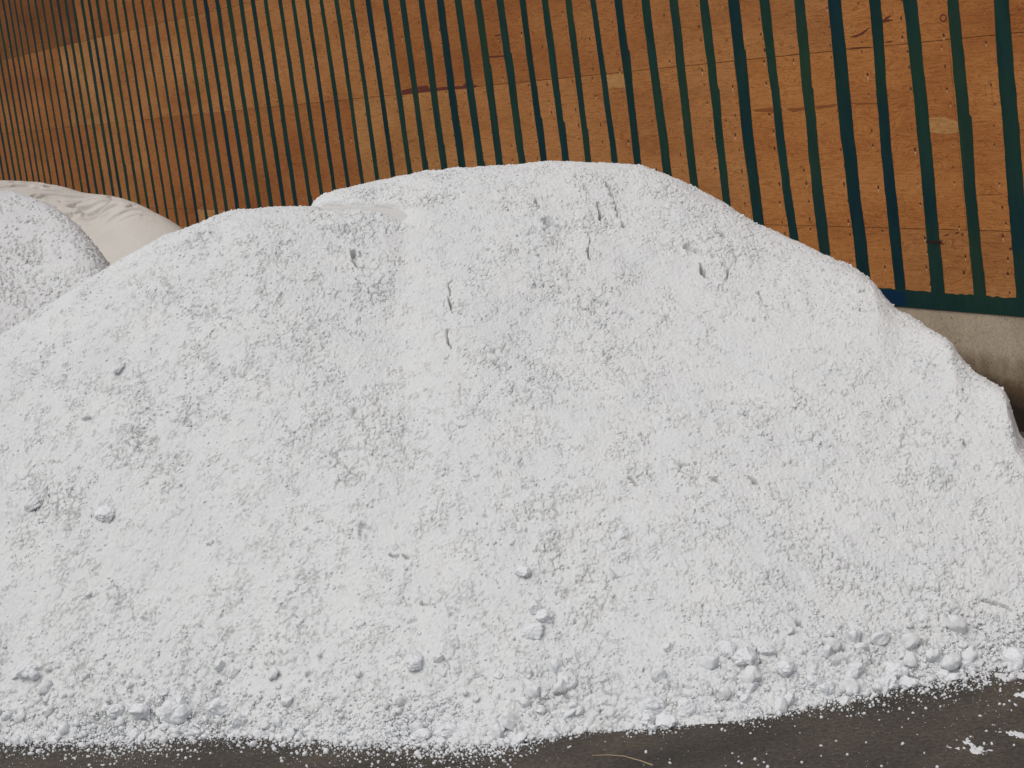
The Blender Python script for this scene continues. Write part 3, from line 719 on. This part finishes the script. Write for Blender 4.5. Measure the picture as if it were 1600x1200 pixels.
# broken lumps packed along the foot and in a few bands across the face
def rubble(name, pts, radii, mat, label):
    base = [lump_shape(4, 300+q, .4) for q in range(14)]
    Vs, Fs, off = [], [], 0
    for p_, r_ in zip(pts, radii):
        bv, bf = base[RNG.integers(14)]
        a_, b2, c_ = RNG.random(3)*6.28
        Rm = np.array(Matrix.Rotation(a_, 3, 'Z') @ Matrix.Rotation(b2, 3, 'X') @ Matrix.Rotation(c_, 3, 'Y'))
        Vs.append((bv*RNG.uniform(.7, 1.15, (1, 3))) @ Rm.T*r_+p_); Fs.append(bf+off); off += len(bv)
    o = link(name, fast_mesh(name, np.concatenate(Vs), np.concatenate(Fs)), mat); tag(o, label, "rubble", kind="stuff")
rp, rr_ = [], []
n = 9000
i, j = sample_heap(n*6)
X_, Y_, B_ = GX[i, j], GY[i, j], GB[i, j]
den = np.where(B_ < .40, .42*smoothstep(.40, .02, B_)**1.5, 0)*(1+1.6*fbm(X_, Y_, .35, 2, 50)) + .012*smoothstep(.5, 1.1, clump_mask(X_, Y_))
sel = (RNG.random(len(X_)) < den*.34) & (B_ > -.03)
X_, Y_, B_, D_ = X_[sel], Y_[sel], B_[sel], GD[i, j][sel]
rad = .007+.036*RNG.random(len(X_))**2.8*np.where(X_ > .5, 1.2, 1)*np.where(B_ < .3, 1, .6)
gx = (main_base(X_+.02, Y_)-main_base(X_-.02, Y_))/.04; gy = (main_base(X_, Y_+.02)-main_base(X_, Y_-.02))/.04; l = np.sqrt(gx*gx+gy*gy+1)
q = D_+rad*.25
rubble("lump_rubble", np.stack([X_-gx/l*q, Y_-gy/l*q, np.maximum(B_, 0)+1/l*q], 1), rad, M_crumb, "broken white lumps packed along the foot of the large heap")

# crumbs over the greyish heap
gX, gY, gB, gD = G2
i = RNG.integers(0, gX.shape[0], 300000); j = RNG.integers(0, int(.86*gX.shape[1]), 300000)
x_, y_, b_, d_ = gX[i, j], gY[i, j], gB[i, j], gD[i, j]
sel = (RNG.random(len(x_)) < .03+.13*smoothstep(-.1, .3, fbm(x_, y_, .25, 3, 71))*smoothstep(2.1, 1.7, b_)) & (b_ > .6) & (x_ > -4.6)
x_, y_, b_, d_ = x_[sel], y_[sel], b_[sel], d_[sel]; rad = .005+.010*RNG.random(len(x_))**2.2
o = crumb_cloud("powder_crumbs", np.stack([x_, y_-.5*d_, b_+.85*d_-rad*.2], 1), rad, M_grey)
tag(o, "loose grey white crumbs covering the crumbly heap at the left edge", "crumbs", kind="stuff")

# crumbs spilled on the dirt in front of the foot
n = 60000
a = RNG.uniform(-.34, .34, n); Fd = np.interp(a, LF.g, LF.F)
off = RNG.exponential(.075, n)*(1+.8*vnoise(a*18, a*0)) ; far = RNG.random(n) < .03; off = np.where(far, RNG.uniform(0, 1.6, n), off)
rr = Fd - off + .03 + RNG.exponential(.05, n); keep = RNG.random(n) < (.62+.5*vnoise(a*40, a*0+2)); a, rr, off, far = a[keep], rr[keep], off[keep], far[keep]
rad = .0014+.0075*RNG.random(len(a))**4 + .012*(RNG.random(len(a)) < .01); rad = np.where(off > .3, np.minimum(rad, .008), rad)
X_, Y_ = np.sin(a)*rr, np.cos(a)*rr; zb = np.maximum(main_base(X_, Y_), 0)
o = crumb_cloud("spilled_crumbs", np.stack([X_, Y_, zb+rad*.5], 1), rad, M_crumb)
tag(o, "fine white crumbs spilled on the dark dirt along the foot of the heap", "crumbs", kind="stuff")

# trodden white powder patches on the dirt, right of the heap foot
def gpt(px, py):
    d = ray(px, py); t_ = EYE/-d[2]; return d*t_+np.array([0, 0, EYE])
def powder_patch(pxs, label, cells=170, thr=.0, hmax=.012, seed=0):
    q = np.array([gpt(*p_)[:2] for p_ in pxs]); lo = q.min(0)-.02; hi = q.max(0)+.02
    x = np.linspace(lo[0], hi[0], cells); y = np.linspace(lo[1], hi[1], cells); X, Y = np.meshgrid(x, y, indexing='ij')
    sd_ = sd_poly(X, Y, q); 
    h = np.minimum(-sd_/.03, .9) + 2.2*fbm(X, Y*.5, .030, 4, 30+seed, .65) + thr
    H = np.clip(h, -.3, 1.2); Z = .001+hmax*np.clip(H, -.2, 1)*(.6+.4*fbm(X, Y, .02, 2, 33+seed))
    idx = np.arange(cells*cells).reshape(cells, cells); k = H > 0
    k4 = k[:-1, :-1] | k[1:, :-1] | k[1:, 1:] | k[:-1, 1:]
    F = np.stack([idx[:-1, :-1][k4], idx[1:, :-1][k4], idx[1:, 1:][k4], idx[:-1, 1:][k4]], 1)
    V = np.stack([X.ravel(), Y.ravel(), np.maximum(Z, -.002).ravel()], 1)
    used = np.zeros(len(V), bool); used[F.ravel()] = True; re = np.cumsum(used)-1
    o = link("powder_patch", fast_mesh("powder_patch", V[used], re[F]), M_white); tag(o, label, "powder patch"); return o
powder_patch([(1490, 1154), (1502, 1150), (1513, 1153), (1518, 1162), (1545, 1167), (1540, 1172), (1520, 1178), (1500, 1172), (1488, 1168), (1494, 1162)], "bright white powder splat alone on the dark dirt at the lower right", seed=1, thr=-.45, hmax=.008)
powder_patch([(1552, 1143), (1570, 1138), (1600, 1143), (1640, 1148), (1640, 1156), (1590, 1155), (1560, 1150)], "thin broken smear of powder on the dirt above and right of the bright splat", thr=-1.05, hmax=.006, seed=2)
powder_patch([(1588, 1084), (1600, 1080), (1640, 1078), (1640, 1090), (1600, 1091)], "small powder smudge at the right border between the heap foot and the smear", thr=-.4, seed=3)
powder_patch([(1500, 1066), (1540, 1052), (1590, 1040), (1640, 1030), (1640, 1066), (1590, 1062), (1540, 1070)], "dirty trampled powder fringe under the right end of the heap foot", thr=-1.25, hmax=.004, seed=4, cells=260)

# a dry straw on the dirt
m, t, b = new_mat("dry straw", .7); b.inputs["Base Color"].default_value = (.36, .27, .17, 1)
pth = [gpt(px, py)+np.array([0, 0, .004]) for px, py in ((925, 1182), (950, 1181), (975, 1183), (1000, 1190), (1020, 1197))]
V, F = [], []
for i_, p_ in enumerate(pth):
    w_ = .0012+.0018*i_/4
    for k_ in range(6): V.append((p_[0]+.2*w_*math.sin(k_), p_[1]+w_*math.cos(k_*math.pi/3)*1.3, max(p_[2]+w_*math.sin(k_*math.pi/3), 0.0005)))
    if i_:
        for k_ in range(6): F.append([(i_-1)*6+k_, (i_-1)*6+(k_+1) % 6, i_*6+(k_+1) % 6, i_*6+k_])
o = link("dry_straw", fast_mesh("dry_straw", np.array(V), np.array(F)), m)
tag(o, "thin bent dry straw lying on the dirt at the bottom edge", "straw")
